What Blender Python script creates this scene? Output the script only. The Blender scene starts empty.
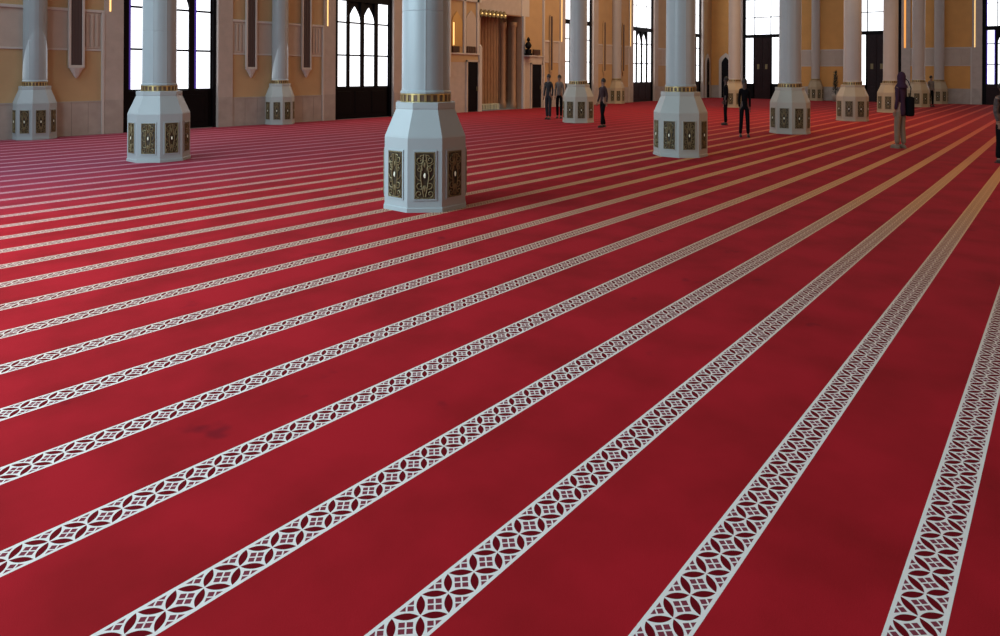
import bpy, bmesh, math, random
from math import pi, sin, cos, atan, sqrt, radians
from mathutils import Vector, Matrix
random.seed(7)
SC = bpy.context.scene
COL = SC.collection

# ------------------------------------------------------------------ materials
def new_mat(name):
    m = bpy.data.materials.new(name); m.use_nodes = True
    nt = m.node_tree
    return m, nt, nt.nodes['Principled BSDF']

def plain(name, rgb, rough=.5, metal=0.0, spec=.5, noise=0.0, nscale=6.0, emit=None, estr=0.0, bump=0.0):
    m, nt, p = new_mat(name)
    p.inputs['Roughness'].default_value = rough
    p.inputs['Metallic'].default_value = metal
    p.inputs['Specular IOR Level'].default_value = spec
    p.inputs['Base Color'].default_value = (*rgb, 1)
    if noise > 0:
        tc = nt.nodes.new('ShaderNodeTexCoord'); n = nt.nodes.new('ShaderNodeTexNoise')
        n.inputs['Scale'].default_value = nscale; n.inputs['Detail'].default_value = 5
        r = nt.nodes.new('ShaderNodeValToRGB')
        r.color_ramp.elements[0].position = .3; r.color_ramp.elements[1].position = .7
        r.color_ramp.elements[0].color = (*[c * (1 - noise) for c in rgb], 1)
        r.color_ramp.elements[1].color = (*[min(1, c * (1 + noise * .6)) for c in rgb], 1)
        nt.links.new(tc.outputs['Object'], n.inputs['Vector'])
        nt.links.new(n.outputs['Fac'], r.inputs['Fac'])
        nt.links.new(r.outputs['Color'], p.inputs['Base Color'])
        if bump:
            b = nt.nodes.new('ShaderNodeBump'); b.inputs['Strength'].default_value = bump
            b.inputs['Distance'].default_value = .01
            nt.links.new(n.outputs['Fac'], b.inputs['Height']); nt.links.new(b.outputs['Normal'], p.inputs['Normal'])
    if emit:
        p.inputs['Emission Color'].default_value = (*emit, 1)
        p.inputs['Emission Strength'].default_value = estr
    return m

class Ex:
    """tiny expression builder over math nodes"""
    nt = None
    def __init__(s, sock): s.s = sock
    @staticmethod
    def op(kind, *a, clamp=False):
        n = Ex.nt.nodes.new('ShaderNodeMath'); n.operation = kind; n.use_clamp = clamp
        for i, v in enumerate(a):
            if isinstance(v, Ex): Ex.nt.links.new(v.s, n.inputs[i])
            else: n.inputs[i].default_value = v
        return Ex(n.outputs[0])
    def __add__(s, o): return Ex.op('ADD', s, o)
    def __sub__(s, o): return Ex.op('SUBTRACT', s, o)
    def __mul__(s, o): return Ex.op('MULTIPLY', s, o)
    def __truediv__(s, o): return Ex.op('DIVIDE', s, o)
    def lt(s, o): return Ex.op('LESS_THAN', s, o)
    def gt(s, o): return Ex.op('GREATER_THAN', s, o)
    def fr(s): return Ex.op('FRACT', s)
    def ab(s): return Ex.op('ABSOLUTE', s)
    def mx(s, o): return Ex.op('MAXIMUM', s, o)
    def mn(s, o): return Ex.op('MINIMUM', s, o)

STRIPE = .637
def carpet_mat():
    m, nt, p = new_mat('red_carpet'); Ex.nt = nt
    uv = nt.nodes.new('ShaderNodeUVMap'); uv.uv_map = 'UVMap'
    sep = nt.nodes.new('ShaderNodeSeparateXYZ'); nt.links.new(uv.outputs[0], sep.inputs[0])
    U, V = Ex(sep.outputs[0]), Ex(sep.outputs[1])
    L = .129
    t = ((U + .5).fr() - .5) * (STRIPE / L)
    s = V * (1 / L)
    inside = t.ab().lt(.60)
    core = t.ab().lt(.50)
    a, b = s + t, s - t
    fa, fb = a.fr(), b.fr()
    da, db = ((a + .5).fr() - .5).ab(), ((b + .5).fr() - .5).ab()
    Pa = fa * (fa * -1 + 1) * 4
    Pb = fb * (fb * -1 + 1) * 4
    petal = da.lt(Pb * .185 - .030).mx(db.lt(Pa * .185 - .030))
    ca, cb = (fa - .5).ab(), (fb - .5).ab()
    win = ca.lt(.255) * cb.lt(.255) * ca.gt(.032) * cb.gt(.032)
    petal = petal * core; win = win * core
    # base pile
    tc = nt.nodes.new('ShaderNodeTexCoord')
    n1 = nt.nodes.new('ShaderNodeTexNoise'); n1.inputs['Scale'].default_value = 1.6; n1.inputs['Detail'].default_value = 4
    n2 = nt.nodes.new('ShaderNodeTexNoise'); n2.inputs['Scale'].default_value = 260; n2.inputs['Detail'].default_value = 2
    for n in (n1, n2): nt.links.new(tc.outputs['Object'], n.inputs['Vector'])
    r1 = nt.nodes.new('ShaderNodeValToRGB')
    r1.color_ramp.elements[0].position = .33; r1.color_ramp.elements[1].position = .6
    r1.color_ramp.elements[0].color = (.255, .0090, .0120, 1)
    r1.color_ramp.elements[1].color = (.35, .0110, .0175, 1)
    nt.links.new(n1.outputs['Fac'], r1.inputs['Fac'])
    def mix(fac, c1, c2):
        n = nt.nodes.new('ShaderNodeMix'); n.data_type = 'RGBA'
        nt.links.new(fac.s, n.inputs['Factor'])
        for c, k in ((c1, 6), (c2, 7)):
            if isinstance(c, tuple): n.inputs[k].default_value = (*c, 1)
            else: nt.links.new(c, n.inputs[k])
        return n.outputs[2]
    # the bands are paler and crisper in the near section, tinted by painted-in warm and cool light further into the hall
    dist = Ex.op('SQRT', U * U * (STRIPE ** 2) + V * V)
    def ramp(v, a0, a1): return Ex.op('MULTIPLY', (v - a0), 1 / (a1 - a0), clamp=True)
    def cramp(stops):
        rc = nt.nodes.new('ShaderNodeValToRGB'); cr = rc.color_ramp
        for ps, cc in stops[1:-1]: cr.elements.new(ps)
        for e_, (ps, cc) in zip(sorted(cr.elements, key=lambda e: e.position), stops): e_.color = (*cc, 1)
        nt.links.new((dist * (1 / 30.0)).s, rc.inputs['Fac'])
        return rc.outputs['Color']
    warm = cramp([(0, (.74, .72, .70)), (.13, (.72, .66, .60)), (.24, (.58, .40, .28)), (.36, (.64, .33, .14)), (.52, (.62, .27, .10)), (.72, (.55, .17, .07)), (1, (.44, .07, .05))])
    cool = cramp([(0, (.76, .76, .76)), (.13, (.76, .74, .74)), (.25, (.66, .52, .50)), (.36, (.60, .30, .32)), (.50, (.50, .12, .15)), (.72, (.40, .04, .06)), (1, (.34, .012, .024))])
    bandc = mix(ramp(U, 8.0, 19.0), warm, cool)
    haze = ramp(U, 14.0, 22.0) * ramp(V * -1, -19.0, -4.0)  # window sheen on the carpet, painted into pile and band colours
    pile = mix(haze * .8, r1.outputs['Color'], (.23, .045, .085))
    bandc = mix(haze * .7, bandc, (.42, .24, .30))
    n3 = nt.nodes.new('ShaderNodeTexNoise'); n3.inputs['Scale'].default_value = 2.6; n3.inputs['Detail'].default_value = 3; nt.links.new(tc.outputs['Object'], n3.inputs['Vector'])
    spot = ramp(Ex(n3.outputs['Fac']), .68, .76) * .45
    pile = mix(spot, pile, (.06, .006, .012))
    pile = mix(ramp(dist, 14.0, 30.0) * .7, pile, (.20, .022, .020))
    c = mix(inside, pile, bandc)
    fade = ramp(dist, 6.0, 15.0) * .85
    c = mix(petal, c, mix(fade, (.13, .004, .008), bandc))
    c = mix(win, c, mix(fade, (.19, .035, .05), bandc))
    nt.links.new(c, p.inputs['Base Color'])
    p.inputs['Roughness'].default_value = .85
    p.inputs['Specular IOR Level'].default_value = .02
    p.inputs['Sheen Weight'].default_value = .015
    p.inputs['Sheen Roughness'].default_value = .4
    p.inputs['Sheen Tint'].default_value = (1, .75, .85, 1)
    bp = nt.nodes.new('ShaderNodeBump'); bp.inputs['Strength'].default_value = .25; bp.inputs['Distance'].default_value = .004
    nt.links.new(n2.outputs['Fac'], bp.inputs['Height']); nt.links.new(bp.outputs['Normal'], p.inputs['Normal'])
    return m

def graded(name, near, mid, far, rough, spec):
    # stone with the hall light painted in, cool white to tan toward the back of the hall
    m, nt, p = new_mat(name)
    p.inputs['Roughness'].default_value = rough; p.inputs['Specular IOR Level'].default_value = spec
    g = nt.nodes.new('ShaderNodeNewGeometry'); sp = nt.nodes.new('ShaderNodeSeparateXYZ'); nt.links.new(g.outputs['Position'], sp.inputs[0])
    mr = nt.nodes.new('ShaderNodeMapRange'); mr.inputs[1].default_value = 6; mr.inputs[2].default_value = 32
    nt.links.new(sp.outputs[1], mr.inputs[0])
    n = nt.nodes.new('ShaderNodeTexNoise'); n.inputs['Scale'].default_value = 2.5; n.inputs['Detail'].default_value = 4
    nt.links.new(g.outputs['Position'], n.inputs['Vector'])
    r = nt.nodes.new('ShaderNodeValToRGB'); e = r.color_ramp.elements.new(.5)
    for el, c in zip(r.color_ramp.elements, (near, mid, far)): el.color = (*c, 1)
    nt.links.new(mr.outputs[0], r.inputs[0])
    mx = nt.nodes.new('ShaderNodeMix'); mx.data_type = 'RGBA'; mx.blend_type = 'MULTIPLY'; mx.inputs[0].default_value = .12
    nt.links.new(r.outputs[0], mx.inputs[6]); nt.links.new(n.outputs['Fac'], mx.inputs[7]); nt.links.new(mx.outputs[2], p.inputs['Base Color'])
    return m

M = dict(
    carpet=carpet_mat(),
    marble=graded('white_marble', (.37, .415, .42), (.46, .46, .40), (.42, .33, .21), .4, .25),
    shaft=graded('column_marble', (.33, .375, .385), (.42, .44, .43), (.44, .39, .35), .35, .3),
    stone=plain('pink_stone', (.46, .385, .33), .5, noise=.08, nscale=4),
    wains=plain('wainscot_marble', (.40, .345, .30), .4, noise=.14, nscale=3),
    ochre=plain('ochre_plaster', (.50, .33, .165), .7, noise=.07, nscale=1.5),
    ochre_lit=plain('ochre_plaster_lit', (.66, .33, .09), .7, noise=.07, nscale=1.5),  # back-wall ochre, light painted in to make up for the dimmed hall lamp
    band=plain('pale_band', (.50, .41, .335), .6, noise=.05, nscale=3),
    white=plain('white_trim', (.55, .50, .45), .5),
    black=plain('black_frame', (.004, .003, .004), .5, spec=.1),
    brown=plain('dark_red_wood', (.018, .005, .006), .45, spec=.2, noise=.3, nscale=5),
    glass=plain('bright_window_glass', (.8, .85, .9), .2, emit=(.93, .96, 1.0), estr=1.9),
    indigo=plain('purple_fringe', (.06, .035, .30), .4, emit=(.10, .05, .5), estr=.4),  # glowing purple for the lens fringe around bright panes
    glow=plain('cove_light', (1, .75, .3), .5, emit=(1, .62, .22), estr=1.3),
    glow2=plain('amber_light', (1, .5, .15), .5, emit=(1, .38, .07), estr=.8),
    gold=plain('gold_metal', (.45, .33, .14), .4, metal=.8),
    gold2=plain('antique_gold', (.21, .165, .08), .5, metal=.4),
    ringbrown=plain('brown_ring', (.10, .055, .03), .5),
    pitch=plain('panel_back', (.006, .005, .004), .5, spec=.15, noise=.3, nscale=20),
    bronze=plain('dark_bronze', (.055, .038, .018), .5, metal=.2, noise=.7, nscale=16),
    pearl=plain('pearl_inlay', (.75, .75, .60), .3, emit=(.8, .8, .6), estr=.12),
    umber=plain('banner_inlay', (.075, .048, .045), .6),
    curtain=plain('niche_brown', (.36, .21, .12), .6, noise=.12, nscale=3),
    nichegold=plain('niche_gold', (.60, .36, .11), .4, metal=.3),
    vent=plain('brown_grille', (.07, .028, .015), .5),
    green=plain('pale_green_marble', (.50, .52, .42), .4),
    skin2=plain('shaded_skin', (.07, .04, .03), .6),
    skin=plain('skin', (.24, .125, .08), .5),
    hair=plain('dark_hair', (.012, .009, .008), .6),
    eye=plain('eye_dark', (.02, .015, .012), .3),
    blackcloth=plain('black_cloth', (.004, .004, .005), .9, spec=.1),
    darkcloth=plain('charcoal_cloth', (.018, .018, .020), .85),
    navy=plain('navy_cloth', (.009, .010, .015), .85),
    purple=plain('dark_purple_cloth', (.040, .016, .034), .9, spec=.2),
    maroon=plain('dark_maroon_cloth', (.032, .010, .012), .85),
    beige=plain('beige_cloth', (.19, .125, .08), .85, noise=.15, nscale=10),
    grey=plain('grey_shirt', (.16, .145, .13), .85, noise=.15, nscale=12),
    pattern=plain('brown_grey_cloth', (.075, .05, .045), .85, noise=.6, nscale=16),
    shoe=plain('shoe_leather', (.02, .016, .014), .5),
    leaf=plain('dark_leaf', (.020, .030, .016), .6, noise=.3, nscale=8),
    pot=plain('pale_pot', (.35, .30, .24), .5),
)

# ------------------------------------------------------------------ mesh builder
class MB:
    def __init__(s): s.bm = bmesh.new()
    def box(s, x0, x1, y0, y1, z0, z1, mi=0):
        r = bmesh.ops.create_cube(s.bm, size=1)
        for v in r['verts']:
            v.co = Vector(((x0 + x1) / 2 + v.co.x * (x1 - x0), (y0 + y1) / 2 + v.co.y * (y1 - y0), (z0 + z1) / 2 + v.co.z * (z1 - z0)))
        for f in {f for v in r['verts'] for f in v.link_faces}: f.material_index = mi
        return s
    def lathe(s, prof, n=32, cx=0, cy=0, phase=0, caps=True, rib=None, mi=0):
        rings = []
        for r, z in prof:
            ring = []
            for i in range(n):
                a = phase + 2 * pi * i / n
                rr = r * (rib(a) if rib else 1)
                ring.append(s.bm.verts.new((cx + rr * cos(a), cy + rr * sin(a), z)))
            rings.append(ring)
        for A, B in zip(rings, rings[1:]):
            for i in range(n):
                f = s.bm.faces.new((A[i], A[(i + 1) % n], B[(i + 1) % n], B[i])); f.material_index = mi
        if caps:
            f = s.bm.faces.new(rings[0][::-1]); f.material_index = mi
            f = s.bm.faces.new(rings[-1]); f.material_index = mi
        return s
    def prism(s, poly, y0, y1, mi=0):
        """poly of (x,z), extruded along y"""
        A = [s.bm.verts.new((x, y0, z)) for x, z in poly]
        B = [s.bm.verts.new((x, y1, z)) for x, z in poly]
        n = len(poly)
        s.bm.faces.new(A).material_index = mi; s.bm.faces.new(B[::-1]).material_index = mi
        for i in range(n):
            s.bm.faces.new((A[i], B[i], B[(i + 1) % n], A[(i + 1) % n])).material_index = mi
        return s
    def tube(s, pts, r, n=6, r1=None, mi=0):
        pts = [Vector(p) for p in pts]; rings = []
        r1 = r if r1 is None else r1
        for i, p in enumerate(pts):
            d = (pts[min(i + 1, len(pts) - 1)] - pts[max(i - 1, 0)]).normalized()
            up = Vector((0, 1, 0)) if abs(d.y) < .9 else Vector((1, 0, 0))
            u = d.cross(up).normalized(); w = d.cross(u)
            rr = r + (r1 - r) * i / max(1, len(pts) - 1)
            rings.append([s.bm.verts.new(p + (u * cos(2 * pi * k / n) + w * sin(2 * pi * k / n)) * rr) for k in range(n)])
        for A, B in zip(rings, rings[1:]):
            for k in range(n): s.bm.faces.new((A[k], A[(k + 1) % n], B[(k + 1) % n], B[k])).material_index = mi
        s.bm.faces.new(rings[0][::-1]).material_index = mi; s.bm.faces.new(rings[-1]).material_index = mi
        return s
    def ball(s, c, r, sx=1, sy=1, sz=1, n=12, mi=0):
        res = bmesh.ops.create_uvsphere(s.bm, u_segments=n, v_segments=max(6, n * 2 // 3), radius=r)
        for v in res['verts']:
            v.co = Vector((c[0] + v.co.x * sx, c[1] + v.co.y * sy, c[2] + v.co.z * sz))
        for f in {f for v in res['verts'] for f in v.link_faces}: f.material_index = mi
        return s
    def xf(s, mat):
        bmesh.ops.transform(s.bm, matrix=mat, verts=s.bm.verts); return s
    def build(s, name, mat, parent=None, smooth=False, bevel=0, **props):
        bmesh.ops.recalc_face_normals(s.bm, faces=s.bm.faces)
        me = bpy.data.meshes.new(name); s.bm.to_mesh(me); s.bm.free()
        for mm in (mat if isinstance(mat, (list, tuple)) else [mat]): me.materials.append(mm)
        if smooth:
            for p in me.polygons: p.use_smooth = True
        o = bpy.data.objects.new(name, me); COL.objects.link(o)
        if parent: o.parent = parent
        if bevel:
            b = o.modifiers.new('bevel', 'BEVEL'); b.width = bevel; b.segments = 2; b.limit_method = 'ANGLE'
        for k, v in props.items(): o[k] = v
        return o

def empty(name, loc=(0, 0, 0), rz=0, **props):
    o = bpy.data.objects.new(name, None); COL.objects.link(o)
    o.location = loc; o.rotation_euler = (0, 0, rz); o.empty_display_size = .2
    for k, v in props.items(): o[k] = v
    return o

# ------------------------------------------------------------------ camera
H = 1.75; FPX = 688.0
YAW = atan(571 / 688.0); ROLL = atan(.0042)
cam = bpy.data.cameras.new('camera'); co = bpy.data.objects.new('camera', cam); COL.objects.link(co)
cam.sensor_fit = 'HORIZONTAL'; cam.sensor_width = 36; cam.lens = FPX / 1000 * 36
cam.shift_y = -.2445; cam.clip_end = 300
co.matrix_world = Matrix.Translation((0, 0, H)) @ Matrix.Rotation(YAW, 4, 'Z') @ Matrix.Rotation(pi / 2, 4, 'X') @ Matrix.Rotation(ROLL, 4, 'Z')
SC.camera = co
FX, FY, RX, RY = -sin(YAW), cos(YAW), cos(YAW), sin(YAW)

# ------------------------------------------------------------------ floor
WX = -21.0; BY = 50.4; X1 = 12.0; Y0 = -4.0
q = [.2771, .7269, 1.1945, 1.6779, 2.1698]
xs = [-qq * H * cos(YAW) for qq in q]
k = 5
while xs[-1] > WX - 1:
    xs.append(xs[-1] - .4722 * H * cos(YAW)); 
# list of (x, u)
st = [(x, i) for i, x in enumerate(xs)]
right = [(xs[0] + .612 * j, -j) for j in range(1, 20)]
allst = sorted(st + right, key=lambda e: -e[0])
hw = .085
cuts = []
for x, u in allst:
    if x > X1 + .5 or x < WX - 1.5: continue
    cuts.append((x + hw, u - hw / STRIPE)); cuts.append((x - hw, u + hw / STRIPE))
bm = bmesh.new(); uvl = bm.loops.layers.uv.new('UVMap')
for (xa, ua), (xb, ub) in zip(cuts, cuts[1:]):
    xa, xb = max(xa, WX - .05), max(xb, WX - .05)
    if xa - xb < 1e-4: continue
    vs = [bm.verts.new((xa, Y0, 0)), bm.verts.new((xa, BY, 0)), bm.verts.new((xb, BY, 0)), bm.verts.new((xb, Y0, 0))]
    f = bm.faces.new(vs)
    for l, uvv in zip(f.loops, ((ua, Y0), (ua, BY), (ub, BY), (ub, Y0))): l[uvl].uv = uvv
bmesh.ops.remove_doubles(bm, verts=bm.verts, dist=1e-5)
for f in bm.faces:
    f.normal_update()
    if f.normal.z < 0: f.normal_flip()
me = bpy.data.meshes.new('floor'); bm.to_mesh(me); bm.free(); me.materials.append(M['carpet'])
fl = bpy.data.objects.new('floor', me); COL.objects.link(fl)
fl['kind'] = 'structure'; fl['label'] = 'red prayer carpet with cream patterned row bands'

# ------------------------------------------------------------------ walls (local frame: x along wall, y into wall, z up)
TOP = 12.0
def wall_mesh(L0, L1, openings, name):
    mb = MB(); cur = L0
    for a, b, zt in sorted(openings):
        mb.box(cur, a, 0, .6, 0, TOP); mb.box(a, b, 0, .6, zt, TOP); cur = b
    mb.box(cur, L1, 0, .6, 0, TOP)
    return mb.build(name, M['stone'], kind='structure')
UW = 2.85; UH = 9.6
left_units = [c - UW / 2 for c in (9.72, 17.12, 32.15, 39.62, 47.15)]
NI0, NI1, NIZ = 23.85, 27.0, 4.62
wl = wall_mesh(-4, BY + .6, [(a, a + UW, UH) for a in left_units] + [(NI0, NI1, NIZ)], 'wall_left')
wl.location = (WX, 0, 0); wl.rotation_euler = (0, 0, pi / 2)
back_units = [-18.62, -11.22, -4.12]
wb = wall_mesh(WX - .6, X1, [(a, a + UW, UH) for a in back_units], 'wall_back')
wb.location = (0, BY, 0)

# thin stone plinth line
def decor(wall, a, b, cove=True, pil=(True, True), fl_l=True, fl_r=True):
    """panelled pier between two openings: a..b along the wall"""
    P = .5
    ia, ib = a + (P if pil[0] else 0), b - (P if pil[1] else 0)
    if pil[0]: MB().box(a, a + P, -.07, 0, 0, TOP).build('pilaster', M['stone'], wall)
    if pil[1]: MB().box(b - P, b, -.07, 0, 0, TOP).build('pilaster', M['stone'], wall)
    mb = MB()
    n = max(1, round((ib - ia) / .42)); w = (ib - ia) / n
    for i in range(n):
        mb.box(ia + i * w + .003, ia + (i + 1) * w - .003, -.05, 0, 0, .90)
    mb.box(ia, ib, -.06, 0, .90, .94)
    if pil[0]: mb.box(a + .01, ia - .005, -.08, 0, 0, .96)
    if pil[1]: mb.box(ib + .005, b - .01, -.08, 0, 0, .96)
    mb.build('wainscot', M['wains'], wall)
    oc = M['ochre'] if wall is wl else M['ochre_lit']
    MB().box(ia, ib, -.015, 0, .94, 2.33).build('lower_panel', oc, wall)
    MB().box(ia, ib, -.025, 0, 2.33, 3.40).build('pale_band', M['band'], wall)
    MB().box(ia, ib, -.015, 0, 3.48, TOP).build('upper_panel', oc, wall)
    mo = MB(); mo.box(ia, ib, -.07, 0, 3.40, 3.48); mo.box(ia, ib, -.04, 0, 2.33, 2.38)
    for x in (None, (ib - .04) if pil[1] else None):
        if x is not None: mo.box(x - .035, x + .035, -.085, 0, .94 if False else 0, 3.40)
    mo.build('moulding', M['white'], wall, bevel=.008)
    for side, on in ((0, fl_l), (1, fl_r)):
        if not on: continue
        x0 = ia + .12 if side == 0 else ib - .60
        fm = MB()
        for kf in range(4):
            fm.box(x0 + kf * .125, x0 + kf * .125 + .07, -.055, -.02, 2.45, 3.33)
        fm.box(x0 - .05, x0 + .50, -.04, -.02, 2.40, 2.45).box(x0 - .05, x0 + .50, -.04, -.02, 3.33, 3.38)
        fm.build('fluted_panel', M['band'], wall, bevel=.006)
    if cove and pil[1]:
        MB().box(b - .38, b - .34, -.085, -.06, 3.46, TOP).build('light_strip', M['glow'], wall)

pl = [3.7, *left_units]
decor(wl, 3.6, left_units[0])
decor(wl, left_units[0] + UW, left_units[1])
decor(wl, left_units[1] + UW, 21.6, pil=(True, False), fl_r=False)
decor(wl, 28.75, left_units[2], pil=(False, True), fl_l=False, fl_r=False)
decor(wl, left_units[2] + UW, left_units[3])
decor(wl, left_units[3] + UW, left_units[4])
decor(wb, back_units[0] + UW, back_units[1])
decor(wb, back_units[1] + UW, back_units[2])
decor(wb, back_units[2] + UW, X1, pil=(True, False))
# corner piece of the back wall with an arched doorway
MB().box(WX, -18.62 - .3, -.015, 0, .94, TOP).build('upper_panel', M['ochre_lit'], wb)
MB().box(WX, -18.62 - .3, -.04, 0, 0, .94).build('wainscot', M['wains'], wb)
MB().box(-8.22, -8.12, -.09, -.06, 3.5, TOP).build('light_strip', M['glow2'], wb)
MB().box(-18.92, -18.62, -.07, 0, 0, TOP).build('pilaster', M['stone'], wb)
MB().box(48.95, BY, -.015, 0, .94, TOP).build('upper_panel', M['ochre'], wl)
MB().box(48.95, BY, -.04, 0, 0, .94).build('wainscot', M['wains'], wl)
MB().box(48.58, 48.8, -.1, 0, 0, TOP).build('pilaster', M['white'], wl)

def arch_poly(x0, x1, z0, zs, za, n=8):
    """pointed arch outline, anticlockwise from lower left"""
    pts = [(x0, z0), (x1, z0), (x1, zs)]
    cx = (x0 + x1) / 2; w = (x1 - x0) / 2
    for i in range(1, n):
        t = i / n; pts.append((x1 - w * t, zs + (za - zs) * t ** .62))
    pts.append((cx, za))
    for i in range(n - 1, 0, -1):
        t = i / n; pts.append((x0 + w * t, zs + (za - zs) * t ** .62))
    pts.append((x0, zs))
    return pts

def arched_door(num, wall, x0, x1, zt, label):
    r = empty('door_%d' % num, wall.location, wall.rotation_euler[2], kind='structure', label=label)
    MB().prism(arch_poly(x0 - .22, x1 + .22, 0, zt - .25, zt + .30), -.10, -.045).build('door_surround', M['white'], r)
    MB().prism(arch_poly(x0, x1, .02, zt - .45, zt), -.13, -.095).build('door_leaf', M['black'], r)
    MB().box(x1 - .12, x1 - .09, -.16, -.13, 1.0, 1.2).build('handle', M['gold'], r)

# ---- windows
win_n = [0]
def window_unit(wall, a, fringes=False, panel='black'):
    win_n[0] += 1
    base = wall.matrix_basis @ Vector((a, 0, 0))
    r = empty('window_%d' % win_n[0], base, wall.rotation_euler[2], kind='structure')
    fr = MB(); fr.box(0, UW, .16, .22, 0, UH)
    fr.box(0, .20, .06, .16, 0, UH); fr.box(UW - .10, UW, .06, .16, 0, UH)
    fr.box(.63, .77, .08, .16, 1.22, 4.5); fr.box(1.30, 1.46, .08, .16, 1.22, 4.5); fr.box(1.98, 2.15, .08, .16, 1.22, 4.5)
    fr.box(.2, UW - .1, .05, .16, 4.47, 4.72)
    for zz in (2.42, 3.66): fr.box(.2, 2.7, .11, .16, zz - .03, zz + .03)
    for xx in (.74, 2.06): fr.box(xx - .02, xx + .02, .11, .16, 4.72, UH)
    for zz in (6.1, 7.5, 8.7): fr.box(.2, 2.7, .12, .16, zz - .015, zz + .015)
    fr.build('frame', M['black'], r)
    g = MB()
    g.box(.20, .63, .13, .16, 1.24, 4.47); g.box(2.15, 2.68, .13, .16, 1.24, 4.47)
    g.prism(arch_poly(.77, 1.29, 1.24, 3.75, 4.29), .13, .16); g.prism(arch_poly(1.46, 1.98, 1.24, 3.75, 4.29), .13, .16)
    g.box(.2, 2.68, .13, .16, 4.72, UH - .1)
    g.build('glass', M['glass'], r)
    lp = MB(); lp.box(.09, 2.6, .08, .16, .05, 1.2)
    for i in range(3): lp.box(.2 + i * .82, .2 + i * .82 + .62, .06, .09, .2, 1.05)
    lp.build('lower_panel', M[panel], r, bevel=.01)
    if fringes:  # added strips imitating lens colour fringe, no real part of the frame
        bd = MB()
        for xx in (.20, 2.15, .59)[:2 if wall is wl else 3]: bd.box(xx, xx + .06, .08, .13, 1.24, 4.47)
        bd.box(.2, .245, .08, .13, 4.72, UH)
        bd.build('pane_fringe', M['indigo'], r)
    return r
window_unit(wl, left_units[0], True); window_unit(wl, left_units[1])
window_unit(wl, left_units[2]); window_unit(wl, left_units[3], panel='brown'); window_unit(wl, left_units[4], panel='brown')
window_unit(wb, back_units[2], True, 'brown')

def door_unit(num, wall, a, label):
    base = wall.matrix_basis @ Vector((a, 0, 0))
    r = empty('door_%d' % num, base, wall.rotation_euler[2], kind='structure', label=label)
    fr = MB(); fr.box(0, UW, .16, .22, 0, UH); fr.box(0, .20, .06, .16, 0, UH); fr.box(UW - .2, UW, .06, .16, 0, UH)
    fr.box(.76, .86, .08, .16, 0, 4.5); fr.box(UW - .86, UW - .76, .08, .16, 0, 4.5); fr.box(0, UW, .05, .16, 4.42, 4.66)
    fr.box(.2, UW - .2, .08, .16, 0, 1.1)
    for xx in (.85, 2.0): fr.box(xx - .03, xx + .03, .10, .16, 4.66, UH)
    for zz in (5.9, 7.2, 8.5): fr.box(.2, UW - .2, .11, .16, zz - .03, zz + .03)
    fr.build('frame', M['black'], r)
    g = MB(); g.box(.20, .76, .12, .16, 1.1, 4.42); g.box(UW - .76, UW - .20, .12, .16, 1.1, 4.42); g.box(.2, UW - .2, .13, .16, 4.66, UH - .1)
    g.build('glass', M['glass'], r)
    for s in (0, 1):
        x0 = .86 + s * .57
        lf = MB(); lf.box(x0, x0 + .555, .06, .14, .02, 4.42)
        for z0, z1 in ((.25, 1.0), (1.2, 1.95), (2.65, 3.3)): lf.box(x0 + .1, x0 + .455, .04, .07, z0, z1)
        lf.prism(arch_poly(x0 + .1, x0 + .455, 3.45, 3.85, 4.2), .04, .07)
        lo = lf.build('door_leaf', M['brown'], r, bevel=.01)
        MB().box(x0 + .2, x0 + .36, .02, .06, 2.15, 2.5).build('door_plate', M['gold2'], lo)
door_unit(1, wb, back_units[0], 'tall dark red double door between white side panes, left on the back wall')
door_unit(2, wb, back_units[1], 'tall dark double door behind the pillars, right on the back wall')
arched_door(3, wb, -20.15, -19.55, 3.05, 'narrow dark arched doorway with pale surround near the corner')
arched_door(4, wl, 49.35, 49.75, 3.0, 'narrow dark arched doorway on the side wall at the corner')

# ------------------------------------------------------------------ prayer niche (part of the left wall)
def on_left(name, mb, mat, parent=None, **kw):
    o = mb.build(name, mat, parent, **kw); return o
niche = wl
def NB(): return MB()
off = 25.4
def nb(mb): return mb
m_ = MB()
nseg = 14
for i in range(nseg):   # fluted curved back
    t0, t1 = i / nseg, (i + 1) / nseg
    x0 = NI0 + (NI1 - NI0) * t0; x1 = NI0 + (NI1 - NI0) * t1
    m_.box(x0, x1 - .02, .95, 1.05, .25, NIZ); m_.lathe([(.07, .25), (.07, NIZ)], 10, (x0 + x1) / 2, .96)
nb(m_).build('fluted_back', M['curtain'], niche)
m_ = MB(); m_.box(NI0 - .0, NI0 + .05, .01, 1.05, 0, NIZ); m_.box(NI1 - .05, NI1, .01, 1.05, 0, NIZ); m_.box(NI0, NI1, 0.01, 1.05, NIZ - .05, NIZ)
nb(m_).build('reveal', M['curtain'], niche)
m_ = MB(); m_.lathe([(.16, 0), (.16, .3), (.12, .36), (.12, 4.0), (.17, 4.1), (.17, 4.3)], 16, NI1 - .22, .35)
nb(m_).build('colonnette', M['curtain'], niche, smooth=True); m_ = MB()
m_.lathe([(.16, 0), (.16, .3), (.12, .36), (.12, 4.0), (.17, 4.1), (.17, 4.3)], 16, NI1 - .55, .75)
nb(m_).build('colonnette', M['curtain'], niche, smooth=True)
m_ = MB(); m_.box(NI0 + .15, NI1 - 1.0, .62, .9, .0, .28)
for i in range(16): m_.box(NI0 + .2 + i * .115, NI0 + .26 + i * .115, .58, .62, .03, .25)
nb(m_).build('low_grille', M['green'], niche)
m_ = MB()
for i in range(7):
    x = NI0 - .15 + .28 * i
    m_.prism(arch_poly(x, x + .26, 4.42, 4.52, 4.72), -.12, -.02)
    m_.ball((x + .13, -.1, 4.40), .07, n=8)
nb(m_).build('scalloped_top', M['gold2'], niche)
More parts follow.
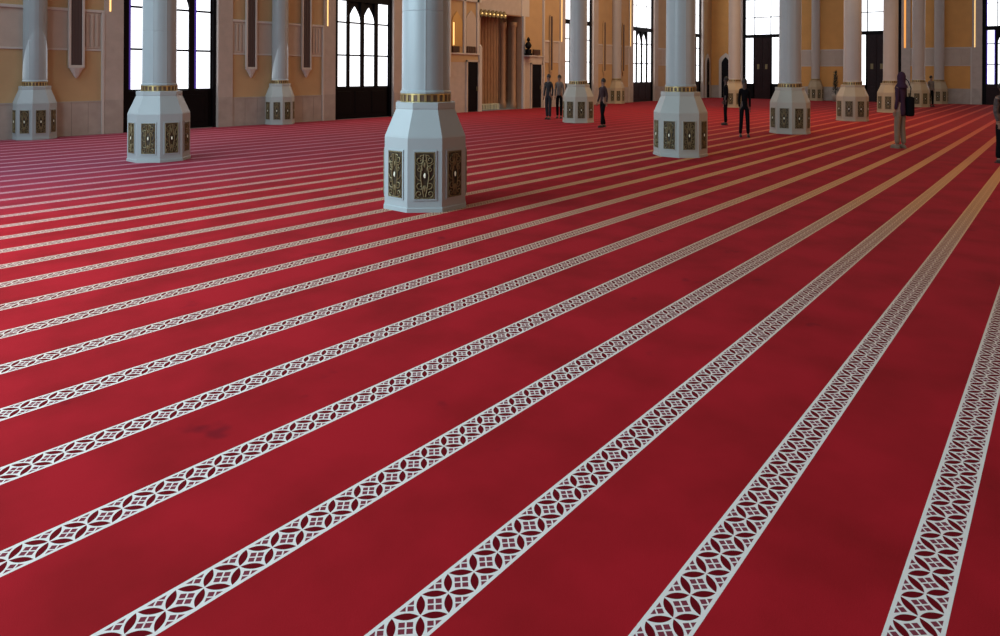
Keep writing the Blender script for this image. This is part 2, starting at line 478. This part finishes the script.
for i in range(7):
    x = NI0 - .15 + .28 * i; MB().ball((x + .13, -.16, 4.52), .035, n=8).build('niche_light', M['glow'], niche)
m_ = MB(); m_.box(NI0 - .16, NI0 + .02, -.12, .0, 0, 2.95); m_.lathe([(.09, 2.95), (.07, 3.03), (.02, 3.08)], 12, NI0 - .07, -.06)
nb(m_).build('jamb', M['white'], niche)
MB().box(NI1 - .02, NI1 + .12, -.12, 0, 0, 4.6).build('jamb', M['white'], niche)

# wall surfaces either side of the niche
MB().box(21.6, NI0 - .16, -.04, 0, 0, 2.25).build('marble_facing', M['stone'], wl)
MB().box(21.6, NI0 - .16, -.05, 0, 2.25, 2.64).build('lower_panel', M['ochre'], wl)
MB().box(21.6, NI0 - .16, -.02, 0, 2.64, TOP).build('upper_panel', M['ochre'], wl)
m_ = MB()
for x in (21.62, 22.66, 23.55): m_.box(x, x + .14, -.10, 0, 2.64, 5.2)
m_.box(21.5, 21.66, -.25, 0, 1.6, TOP); m_.box(21.6, NI0, -.13, 0, 2.60, 2.66); m_.box(21.6, NI0, -.10, 0, 5.0, 5.15)
m_.build('moulding', M['white'], wl)
MB().prism(arch_poly(21.9, 22.56, 2.95, 4.0, 4.5), -.07, -.02).build('gilded_niche', M['nichegold'], wl)
MB().box(21.98, 22.04, -.09, -.05, 3.0, 4.0).build('light_strip', M['glow'], wl)
MB().prism(arch_poly(22.85, 23.5, 2.95, 4.2, 4.6), -.07, -.02).build('niche_panel', M['band'], wl)
MB().box(NI1 + .12, 28.75, -.04, 0, 0, 2.25).build('marble_facing', M['band'], wl)
MB().box(NI1 + .12, 28.75, -.05, 0, 2.25, 2.64).build('pale_band', M['band'], wl)
MB().box(NI1 + .12, 28.75, -.02, 0, 2.64, TOP).build('upper_panel', M['ochre'], wl)
m_ = MB(); m_.box(NI1 + .12, 28.75, -.12, 0, 2.60, 2.66); m_.box(28.68, 28.78, -.12, 0, 0, TOP); m_.box(26.95, 27.55, -.04, 0, 4.6, TOP)
m_.build('moulding', M['white'], wl)

def wall_vent(y, z, w, h, label):
    r = empty('wall_vent', (WX, y, z), pi / 2, label=label, category='vent', group='small brown grilles beside the niche')
    MB().box(-w / 2, w / 2, -.13, -.05, 0, h).build('frame', M['vent'], r)
    m = MB()
    for i in range(5): m.box(-w / 2 + .03 + i * (w - .06) / 4.6, -w / 2 + .07 + i * (w - .06) / 4.6, -.15, -.13, .03, h - .03)
    m.build('bars', M['ringbrown'], r)
wall_vent(22.13, 2.68, .42, .27, 'small brown grille under the lit gold niche, left of the prayer niche')
wall_vent(23.13, 2.68, .55, .29, 'small brown grille above the black door left of the prayer niche')
wall_vent(28.1, 2.70, .55, .27, 'small brown grille above the black door right of the prayer niche')

def side_door(num, y0, y1, zt, label):
    r = empty('door_%d' % num, (WX, 0, 0), pi / 2, kind='structure', label=label)
    MB().box(y0, y1, -.07, -.035, 0.02, zt).build('door_leaf', M['black'], r)
    m = MB(); m.box(y0 - .09, y0, -.11, -.03, 0, zt + .08); m.box(y1, y1 + .09, -.11, -.03, 0, zt + .08); m.box(y0 - .09, y1 + .09, -.11, -.03, zt, zt + .09)
    m.build('door_frame', M['band'], r)
    MB().box(y1 - .1, y1 - .07, -.12, -.07, .95, 1.15).build('handle', M['gold2'], r)
side_door(5, 22.92, 23.62, 2.27, 'plain black door left of the prayer niche')
side_door(6, 27.72, 28.52, 2.22, 'plain black door right of the prayer niche')

# black lantern on the ledge
r = empty('lantern', (WX + .31, 27.12, 2.66), 0, label='black lantern on the ledge to the right of the prayer niche', category='lantern')
MB().box(-.14, .14, -.16, .16, 0, .10).box(-.1, .1, -.13, .13, .1, .30).build('base', M['black'], r, bevel=.02)
MB().lathe([(.05, .30), (.14, .38), (.17, .50), (.10, .62), (.05, .68)], 14).build('body', M['pitch'], r, smooth=True)
MB().lathe([(.04, .68), (.09, .74), (.07, .82), (.02, .90)], 12).build('finial', M['pitch'], r, smooth=True)
MB().box(WX + .0, WX + .50, NI1 + .0, 27.6, 2.60, 2.655).build('ledge', M['white'], None, kind='structure').name = 'trim_1'

# ------------------------------------------------------------------ hanging wall pendants
def pendant(y, label, k=1.0):
    r = empty('wall_pendant', (WX, y, 0), pi / 2, label=label, category='wall ornament', group='slim dark pendants on the side wall')
    z0, z1 = 1.91, 4.75; r.scale = (k, 1, 1); fm = 'white' if k == 1 else 'ochre'
    m = MB()
    m.box(-.20, -.135, -.13, -.05, z0 - .02, z1); m.box(.135, .20, -.13, -.05, z0 - .02, z1); m.box(-.16, .16, -.11, -.05, z1, z1 + .08)
    m.box(-.20, .20, -.135, -.05, z0 - .06, z0 + .02)
    m.build('frame', M[fm], r, bevel=.01)
    m = MB(); m.box(-.135, .135, -.11, -.05, z0, z1)
    for i in range(3): m.box(-.10 + i * .08, -.06 + i * .08, -.12, -.11, z0 + .05, z1 - .05)
    m.build('inlay', M['umber'], r)
    m = MB(); m.lathe([(.19, z0 - .05), (.16, z0 - .10), (.09, z0 - .22), (.07, z0 - .27), (.015, z0 - .34)], 8, 0, -.09, phase=pi / 8)
    m.xf(Matrix.Translation((0, -.035, 0)) @ Matrix.Diagonal((1, .5, 1, 1)))
    m.build('tip', M[fm], r)
pendant(7.07, 'dark strip pendant on the wall right of the leftmost wall pillar')
pendant(12.28, 'dark strip pendant left of the second wall pillar, between the two tall windows')
pendant(14.42, 'dark strip pendant right of the second wall pillar, beside the arched window')
pendant(29.38, 'thin dark strip pendant right of the prayer niche above two walkers', .6)
pendant(34.72, 'thin dark strip pendant above the walker in dark maroon', .6)
pendant(36.9, 'thin dark strip pendant next to the tall window behind the maroon walker', .6)

# ------------------------------------------------------------------ columns
AP = .522; RO = AP / cos(pi / 8)
def panel_mesh_back():
    m = MB(); m.box(-.13, .13, -.012, 0, .17, .76); return m
def spiral(cx, cz, r0, turns, a0, sgn, n=16):
    pts = []
    for i in range(n + 1):
        t = i / n; a = a0 + sgn * turns * 2 * pi * t; rr = r0 * (1 - .8 * t)
        pts.append((cx + rr * cos(a), -.018, cz + rr * sin(a)))
    return pts
proto = {}
def make_protos():
    m = MB(); m.box(-.13, .13, -.010, 0, .17, .76); proto['back'] = m
def mk(name, mb, mat, bevel=0):
    o = mb.build(name, mat, None, bevel=bevel); me = o.data; bpy.data.objects.remove(o); return me
m = MB(); m.box(-.13, .13, -.008, .0, .17, .76); ME_back = mk('panel', m, M['bronze'])
m = MB()
m.box(-.148, -.13, -.012, 0, .150, .78); m.box(.13, .148, -.012, 0, .150, .78); m.box(-.13, .13, -.012, 0, .76, .78); m.box(-.13, .13, -.012, 0, .150, .17)
ME_frame = mk('panel_frame', m, M['marble'])
m = MB()
for sg in (-1, 1):
    for (cx, cz, r0, tu, a0) in ((.062, .66, .052, 1.2, pi), (.065, .545, .045, 1.1, pi / 2), (.060, .34, .055, 1.2, -pi), (.07, .235, .045, 1.1, -pi / 2), (.03, .70, .025, .9, 0)):
        pts = spiral(cx, cz, r0, tu, a0, 1)
        pts = [(sg * p[0], p[1], p[2]) for p in pts]
        m.tube(pts, .0085, 5, .006)
    m.tube([(sg * .012, -.016, .73), (sg * .03, -.018, .62), (sg * .045, -.018, .52), (sg * .052, -.018, .46), (sg * .045, -.018, .40), (sg * .03, -.018, .30), (sg * .012, -.016, .20)], .009, 5)
    m.tube([(sg * .12, -.014, .75), (sg * .12, -.014, .18)], .007, 4)
    m.tube([(sg * .045, -.018, .52), (sg * .08, -.018, .60), (sg * .112, -.018, .62)], .007, 5)
    m.tube([(sg * .045, -.018, .40), (sg * .085, -.018, .42), (sg * .115, -.018, .47)], .007, 5)
m.tube([(-.12, -.014, .75), (.12, -.014, .75)], .007, 4); m.tube([(-.12, -.014, .18), (.12, -.014, .18)], .007, 4)
m.ball((0, -.018, .60), .018, .9, .4, 2, 8); m.ball((0, -.018, .30), .020, .9, .4, 2, 8)
ME_grille = mk('grille', m, M['gold2'])
m = MB(); m.ball((0, -.024, .465), .016, .9, .5, 2.1, 10); ME_gem = mk('medallion', m, M['pearl'])

def ribf(a):
    return 1.0
m = MB()
m.lathe([(RO, 0), (RO, .93), (RO * .985, .955), (.382 / cos(pi / 8), 1.285), (.386 / cos(pi / 8), 1.30), (.386 / cos(pi / 8), 1.37), (.375 / cos(pi / 8), 1.375)], 8, phase=pi / 8)
m.lathe([(RO + .012, 0), (RO + .012, .05), (RO, .06)], 8, phase=pi / 8)
ME_base = mk('plinth', m, M['marble'])
m = MB(); m.lathe([(.325, 1.37), (.325, 1.485)], 32); ME_band = mk('ring_band', m, M['ringbrown'])
m = MB()
for i in range(24):
    a = 2 * pi * i / 24
    m.box(-.014, .014, -.006, .006, 1.395, 1.462) if False else None
    t = MB(); t.box(-.016, .016, .318, .334, 1.385, 1.472); t.xf(Matrix.Rotation(a, 4, 'Z'))
    tmp = bpy.data.meshes.new('t'); t.bm.to_mesh(tmp); t.bm.free(); m.bm.from_mesh(tmp); bpy.data.meshes.remove(tmp)
m.lathe([(.337, 1.468), (.337, 1.485)], 32); m.lathe([(.337, 1.37), (.337, 1.382)], 32)
ME_bars = mk('gold_bars', m, M['gold'])
m = MB()
N = 96
def ribs(a):
    k = (a / (2 * pi) * 8 + .5) % 1.0
    d = abs(k - .5) * 2 * (pi / 8)
    return 1.0 + .016 * math.exp(-(d / .05) ** 2)
prof = [(.318, 1.48), (.330, 1.488), (.330, 1.51), (.312, 1.53)]
for z in (2.56, 3.9, 5.2, 6.5, 7.8, 9.1, 10.4):
    prof += [(.310, z - .008), (.306, z), (.310, z + .008)]
prof += [(.310, TOP)]
m.lathe(prof, N, rib=ribs); ME_shaft = mk('shaft', m, M['shaft'])

def link(name, me, parent, rz=0, loc=(0, 0, 0)):
    o = bpy.data.objects.new(name, me); COL.objects.link(o); o.parent = parent
    o.location = loc; o.rotation_euler = (0, 0, rz); return o
def column(x, y, label, group, faces=range(8), scale=1.0):
    r = empty('pillar', (x, y, 0), 0, label=label, category='pillar', group=group); r.scale = (scale, scale, 1)
    link('plinth', ME_base, r); b = link('ring_band', ME_band, r); link('gold_bars', ME_bars, b); link('shaft', ME_shaft, r)
    for i in faces:
        a = i * pi / 4            # outward normal angle
        d = Vector((cos(a), sin(a), 0)) * AP
        p = link('panel', ME_back, r, a + pi / 2, d)
        link('panel_frame', ME_frame, p); link('grille', ME_grille, p); link('medallion', ME_gem, p)
    return r
def ray_x(px, X, py=90):
    """world point on the sight line through pixel column px with world x = X"""
    dx = px - 500; dy = py - 318
    u = dx * cos(ROLL) + dy * sin(ROLL)
    dirx = FX * FPX + RX * u; diry = FY * FPX + RY * u
    t = X / dirx
    return X, diry * t
def ray_y(px, Y, py=90):
    dx = px - 500; dy = py - 318
    u = dx * cos(ROLL) + dy * sin(ROLL)
    dirx = FX * FPX + RX * u; diry = FY * FPX + RY * u
    t = Y / diry
    return dirx * t, Y
G1 = 'free-standing pillars with octagonal plinths'
for px, Y, lab in (
    (426.8, 6.42, 'large white pillar on an octagonal plinth, nearest of all the pillars'),
    (681.5, 13.98, 'white pillar right of centre, second nearest in the row behind the largest pillar'),
    (791, 21.5, 'pillar with octagonal plinth right behind the walker dressed all in black'),
    (853.5, 29.0, 'brownish lit pillar in front of the dark double door on the right'),
    (891.5, 36.7, 'pillar directly behind the visitor in beige trousers'),
    (919.5, 44.2, 'far pillar just right of the visitor in beige trousers'),
    (160.5, 6.25, 'white pillar standing in front of the tall window at the left'),
    (579.3, 21.0, 'pillar between the walker in grey shirt and the maroon walker'),
    (735.5, 36.3, 'distant pillar between the two walkers dressed in black')):
    x, y = ray_y(px, Y); column(x, y, lab, G1)
G2 = 'pillars standing against the walls'
for px, xx in ((36, -20.80), (281, -20.80), (617.5, -20.80)):
    x, y = ray_x(px, xx)
    lab = {36: 'pillar against the side wall at the left edge of the view', 281: 'wall pillar between the two tall windows, a pendant on either side', 617.5: 'small far wall pillar beside the maroon walker'}[px]
    column(x, y, lab, G2, faces=(6, 7, 0, 1, 2), scale=.86)
for px, yy, lab in ((816.5, 49.9, 'distant pillar against the back wall, left of the potted plant'), (940, 49.9, 'rightmost distant pillar against the back wall')):
    x, y = ray_y(px, yy); column(x, y, lab, G2, faces=(4, 5, 6, 7, 0), scale=.86)

# ------------------------------------------------------------------ people
def skin_chain(verts, edges, radii, levels=2):
    me = bpy.data.meshes.new('tmp'); me.from_pydata([Vector(v) for v in verts], edges, [])
    o = bpy.data.objects.new('tmp', me); COL.objects.link(o)
    o.modifiers.new('s', 'SKIN'); o.modifiers['s'].use_smooth_shade = True
    for i, rr in enumerate(radii):
        sv = me.skin_vertices[0].data[i]; sv.radius = rr if isinstance(rr, tuple) else (rr, rr); sv.use_root = (i == 0)
    ss = o.modifiers.new('ss', 'SUBSURF'); ss.levels = levels; ss.render_levels = levels
    dg = bpy.context.evaluated_depsgraph_get()
    out = bpy.data.meshes.new_from_object(o.evaluated_get(dg))
    bpy.data.objects.remove(o); bpy.data.meshes.remove(me)
    return out
def person(px, py, H_, face, top, bottom, label, hairm='hair', stride=.12, side=.0, arm='down', scarf=False, tunic=False, rz=None, shoe='shoe', extra=None, bottom_y=None, long_hair=False, hang=None, wid=.84, skin='skin'):
    """px,py: pixel of the feet; face: heading in degrees in world"""
    dx = px - 500; dy = py - 318
    u = dx * cos(ROLL) + dy * sin(ROLL); w = -dx * sin(ROLL) + dy * cos(ROLL) + 244.5
    D = FPX * H / w; X = u * H / w
    loc = (FX * D + RX * X, FY * D + RY * X, 0)
    s = H_ / 1.75
    root = empty('person', loc, radians(face), label=label, category='person')
    st_, sd = stride, side
    # facing +X locally
    hipL, hipR = (0, .09, .93), (0, -.09, .93)
    kL, kR = (st_ * .55 + .02, .095 + sd * .5, .50), (-st_ * .35 + .03, -.095 - sd * .5, .50)
    aL, aR = (st_ * .9, .095 + sd, .09), (-st_ * 1.0, -.095 - sd, .09)
    shL, shR = (0, .150, 1.41), (0, -.150, 1.41)
    if arm == 'front':
        eL, eR = (.04, .235, 1.14), (.04, -.235, 1.14); wL, wR = (.22, .12, 1.06), (.22, -.12, 1.04)
    else:
        eL, eR = (-.03 - st_ * .2, .195, 1.13), (.0 + st_ * .2, -.195, 1.13); wL, wR = (.04 - st_ * .5, .190, .88), (.07 + st_ * .5, -.190, .88)
    V = [(0, 0, .95), (0, 0, 1.12), (0, 0, 1.30), (0, 0, 1.42), (.0, 0, 1.50), (.015, 0, 1.57), (.01, 0, 1.66), (0, 0, 1.70),
         hipL, kL, aL, (aL[0] + .14, aL[1], .04), hipR, kR, aR, (aR[0] + .14, aR[1], .04),
         shL, eL, wL, shR, eR, wR]
    Ed = [(0, 1), (1, 2), (2, 3), (3, 4), (4, 5), (5, 6), (6, 7), (0, 8), (8, 9), (9, 10), (10, 11), (0, 12), (12, 13), (13, 14), (14, 15), (3, 16), (16, 17), (17, 18), (3, 19), (19, 20), (20, 21)]
    R = [.105, .095, .10, .075, .052, .075, .085, .055, .085, .058, .04, .03, .085, .058, .04, .03, .052, .042, .028, .052, .042, .028]
    meshes = [skin_chain(V, Ed, R, 1)]
    for wv, ev, sg in ((wL, eL, 1), (wR, eR, -1)):
        d = (Vector(wv) - Vector(ev)).normalized(); wv = Vector(wv)
        lat = Vector((1, 0, 0)) - d * d.x; lat.normalize(); nrm = d.cross(lat)
        palm = wv + d * .07
        meshes.append(skin_chain([wv, palm], [(0, 1)], [(.028, .02), (.038, .018)], 1))
        for i, (ln, o_) in enumerate(((.062, -.030), (.078, -.010), (.072, .010), (.055, .028))):
            b0 = palm - d * .01 - lat * o_; inw = nrm * (-sg) * .012
            meshes.append(skin_chain([b0, b0 + d * ln * .5, b0 + d * ln * .85 + inw, b0 + d * ln + inw * 2.2], [(0, 1), (1, 2), (2, 3)], [.009, .0085, .008, .006], 1))
        tb = wv + d * .03 + lat * .02
        meshes.append(skin_chain([tb, tb + d * .03 + lat * .022, tb + d * .06 + lat * .028], [(0, 1), (1, 2)], [.011, .010, .007], 1))
    mb = MB()
    for me_ in meshes: mb.bm.from_mesh(me_); bpy.data.meshes.remove(me_)
    mb.ball((.098, 0, 1.615), .014, 1.1, .8, 1.5, 8)                      # nose
    mb.ball((.0, .083, 1.61), .02, .8, .4, 1.5, 8); mb.ball((.0, -.083, 1.61), .02, .8, .4, 1.5, 8)   # ears
    S = Matrix.Diagonal((s * wid, s * wid, s, 1))
    mb.xf(S).build('body', M[skin], root, smooth=True)
    for e_ in (.03, -.03): MB().ball((.083, e_, 1.64), .009, .5, 1.3, .8, 8).xf(S).build('eye', M['eye'], root)
    m = MB(); m.ball((.087, 0, 1.577), .008, .5, 2.6, .6, 8); m.xf(S).build('mouth', M['maroon'], root)
    # top
    def wear(name, V, E_, R, mat, lv=1):
        me_ = skin_chain(V, E_, R, lv); mm = MB(); mm.bm.from_mesh(me_); bpy.data.meshes.remove(me_)
        return mm.xf(S).build(name, M[mat], root, smooth=True)
    wl_ = Vector(eL).lerp(Vector(wL), .93); wr_ = Vector(eR).lerp(Vector(wR), .93)
    if tunic:
        tv = [(0, 0, .72), (0, 0, .90), (0, 0, 1.12), (0, 0, 1.30), (0, 0, 1.43), (0, 0, 1.49), shL, eL, tuple(wl_), shR, eR, tuple(wr_)]
        tr = [.16, .145, .12, .13, .095, .058, .065, .052, .04, .065, .052, .04]
        te = [(0, 1), (1, 2), (2, 3), (3, 4), (4, 5), (4, 6), (6, 7), (7, 8), (4, 9), (9, 10), (10, 11)]
    else:
        tv = [(0, 0, .86), (0, 0, 1.0), (0, 0, 1.15), (0, 0, 1.30), (0, 0, 1.43), (0, 0, 1.49), shL, eL, tuple(wl_), shR, eR, tuple(wr_)]
        tr = [.12, .125, .118, .13, .095, .058, .065, .050, .038, .065, .050, .038]
        te = [(0, 1), (1, 2), (2, 3), (3, 4), (4, 5), (4, 6), (6, 7), (7, 8), (4, 9), (9, 10), (10, 11)]
    wear('tunic' if tunic else 'shirt', tv, te, tr, top)
    alL = Vector(kL).lerp(Vector(aL), 1.02); alR = Vector(kR).lerp(Vector(aR), 1.02)
    wear('trousers', [(0, 0, 1.0), (0, 0, .92), hipL, kL, tuple(alL), hipR, kR, tuple(alR)], [(0, 1), (1, 2), (2, 3), (3, 4), (1, 5), (5, 6), (6, 7)],
         [.125, .13, .10, .078, .068, .10, .078, .068], bottom)
    for a_ in (aL, aR):
        m = MB(); m.ball((a_[0] + .065, a_[1], .045), .05, 2.8, .95, .95, 12)
        m.box(a_[0] - .07, a_[0] + .19, a_[1] - .042, a_[1] + .042, 0, .02)
        m.xf(S).build('shoe', M[shoe], root, smooth=False)
    if scarf:
        m = MB(); m.lathe([(.17, 1.40), (.145, 1.46), (.10, 1.52), (.105, 1.60), (.108, 1.68), (.08, 1.75), (.03, 1.785)], 16)
        m.xf(S @ Matrix.Translation((-.02, 0, 0))).build('headscarf', M[hairm], root, smooth=True)
    else:
        m = MB(); m.ball((-.018, 0, 1.672), .103, 1.0, .95, 1.0, 16)
        if long_hair: m.ball((-.06, 0, 1.55), .085, .7, 1.1, 1.9, 12)
        m.xf(S).build('hair', M[hairm], root, smooth=True)
    if hang == 'bag':
        pass
    return root, S

# heading so that the figure faces away / sideways relative to the camera
V0 = math.degrees(YAW) + 90           # heading directly away from the camera
p1, _ = person(901.5, 148.3, 1.80, V0 + 25, 'purple', 'beige', 'visitor in dark purple top and beige trousers carrying a black bag', hairm='purple', stride=.03, scarf=True, tunic=True, shoe='beige')
# bag carried by that visitor
bagroot = empty('shoulder_bag', (p1.location.x + RX * .15 - FX * .06, p1.location.y + RY * .15 - FY * .06, .82), YAW, label='black shoulder bag hanging at the hip of the visitor in beige trousers', category='bag')
MB().box(-.06, .11, -.10, .08, -.05, .42).build('bag_body', M['blackcloth'], bagroot, bevel=.05)
MB().tube([(-.02, -.08, .40), (.0, -.10, .62), (-.04, -.06, .78), (-.06, 0, .84), (-.04, .08, .78), (.0, .08, .6), (-.02, .06, .40)], .012, 6).build('strap', M['blackcloth'], bagroot)
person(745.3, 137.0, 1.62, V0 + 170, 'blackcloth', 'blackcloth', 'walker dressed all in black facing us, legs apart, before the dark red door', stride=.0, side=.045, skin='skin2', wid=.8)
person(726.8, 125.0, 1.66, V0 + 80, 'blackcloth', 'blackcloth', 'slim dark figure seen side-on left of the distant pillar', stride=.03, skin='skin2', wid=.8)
person(549.5, 119.3, 1.72, V0 + 150, 'darkcloth', 'navy', 'walker in charcoal clothes near the black door right of the prayer niche', stride=.06)
person(560.3, 118.3, 1.70, V0 + 165, 'grey', 'blackcloth', 'walker in a light grey shirt and black trousers next to the pillar', stride=.05)
person(604.0, 127.3, 1.60, V0 + 120, 'maroon', 'blackcloth', 'walker in a dark maroon top and black trousers right of the pillar', stride=.16)
person(1004.5, 163.0, 1.60, V0 + 185, 'pattern', 'blackcloth', 'person in a brown grey top and black trousers at the right edge', stride=.02, wid=1.0)
# tiny dark figure between the far pillars
person(932.0, 106.6, 1.72, V0 + 180, 'grey', 'blackcloth', 'distant small dark figure standing between the two rightmost pillars', stride=.02)

# ------------------------------------------------------------------ tall plant by the back wall
x, y = ray_y(836.5, 49.2)
pr = empty('potted_plant', (x, y, 0), 0, label='tall dark slender potted plant against the back wall right of the distant pillar', category='plant')
MB().lathe([(.16, 0), (.22, .35), (.24, .45), (.20, .45), (.18, .40)], 16).build('pot', M['pot'], pr, smooth=True)
MB().tube([(0, 0, .38), (.01, 0, 1.2), (0, .01, 1.9)], .03, 8, .01).build('stem', M['leaf'], pr)
m = MB()
for i in range(90):
    a = random.random() * 2 * pi; z = .5 + 1.35 * (i / 90); rr = .20 * (1 - .5 * (i / 90)) + .03
    dx, dy = cos(a), sin(a); L_ = random.uniform(.16, .30)
    p0 = Vector((dx * .02, dy * .02, z)); p1_ = p0 + Vector((dx * rr * .6, dy * rr * .6, L_ * .7)); p2 = p0 + Vector((dx * rr, dy * rr, L_))
    sdv = Vector((-dy, dx, 0)) * .035
    v = [m.bm.verts.new(q_) for q_ in (p0, p1_ - sdv, p2, p1_ + sdv)]
    m.bm.faces.new(v)
m.build('leaves', M['leaf'], pr)

# ------------------------------------------------------------------ light
W = bpy.data.worlds.new('hall_light'); SC.world = W; W.use_nodes = True
nt = W.node_tree; bg = nt.nodes['Background']
tc = nt.nodes.new('ShaderNodeTexCoord'); dp = nt.nodes.new('ShaderNodeVectorMath'); dp.operation = 'DOT_PRODUCT'
dp.inputs[1].default_value = (-.45, -.85, .1)
nt.links.new(tc.outputs['Generated'], dp.inputs[0])
mr = nt.nodes.new('ShaderNodeMapRange'); mr.inputs[1].default_value = -.9; mr.inputs[2].default_value = .9
nt.links.new(dp.outputs['Value'], mr.inputs[0])
rp = nt.nodes.new('ShaderNodeValToRGB')
rp.color_ramp.elements[0].color = (.15, .085, .045, 1); rp.color_ramp.elements[1].color = (.56, .80, 1.0, 1)
e = rp.color_ramp.elements.new(.5); e.color = (.33, .27, .23, 1)
nt.links.new(mr.outputs[0], rp.inputs[0]); nt.links.new(rp.outputs[0], bg.inputs[0]); bg.inputs[1].default_value = .41

def area(name, loc, target, sx, sy, power, color):
    l = bpy.data.lights.new(name, 'AREA'); l.shape = 'RECTANGLE'; l.size = sx; l.size_y = sy; l.energy = power; l.color = color
    o = bpy.data.objects.new(name, l); COL.objects.link(o); o.location = loc
    o.rotation_euler = (Vector(target) - Vector(loc)).to_track_quat('-Z', 'Y').to_euler(); return o
area('daylight_left', (-16, -2, 9), (-6, 8, 0), 10, 6, 900, (.72, .88, 1.0))
area('warm_hall', (-2, 32, 11), (-6, 30, 0), 12, 22, 800, (1.0, .62, .32))
area('near_left_fill', (-8.5, -2.6, 4.5), (-5.0, 3.5, 0), 7, 4, 1200, (.66, .88, 1.0))  # added cool fill out of frame, brightens the near-left carpet
area('warm_side', (7, 15, 4.5), (-6, 15, .5), 8, 4, 300, (1.0, .62, .36))
area('window_daylight', (-20.5, 14, 3.0), (-10, 14, 0), 22, 3, 260, (.80, .90, 1.0))
area('warm_left_wall', (-14, 28, 11), (-20, 26, 0), 8, 20, 1000, (1.0, .66, .38))

SC.view_settings.view_transform = 'Standard'
SC.view_settings.look = 'None'
SC.view_settings.exposure = 0
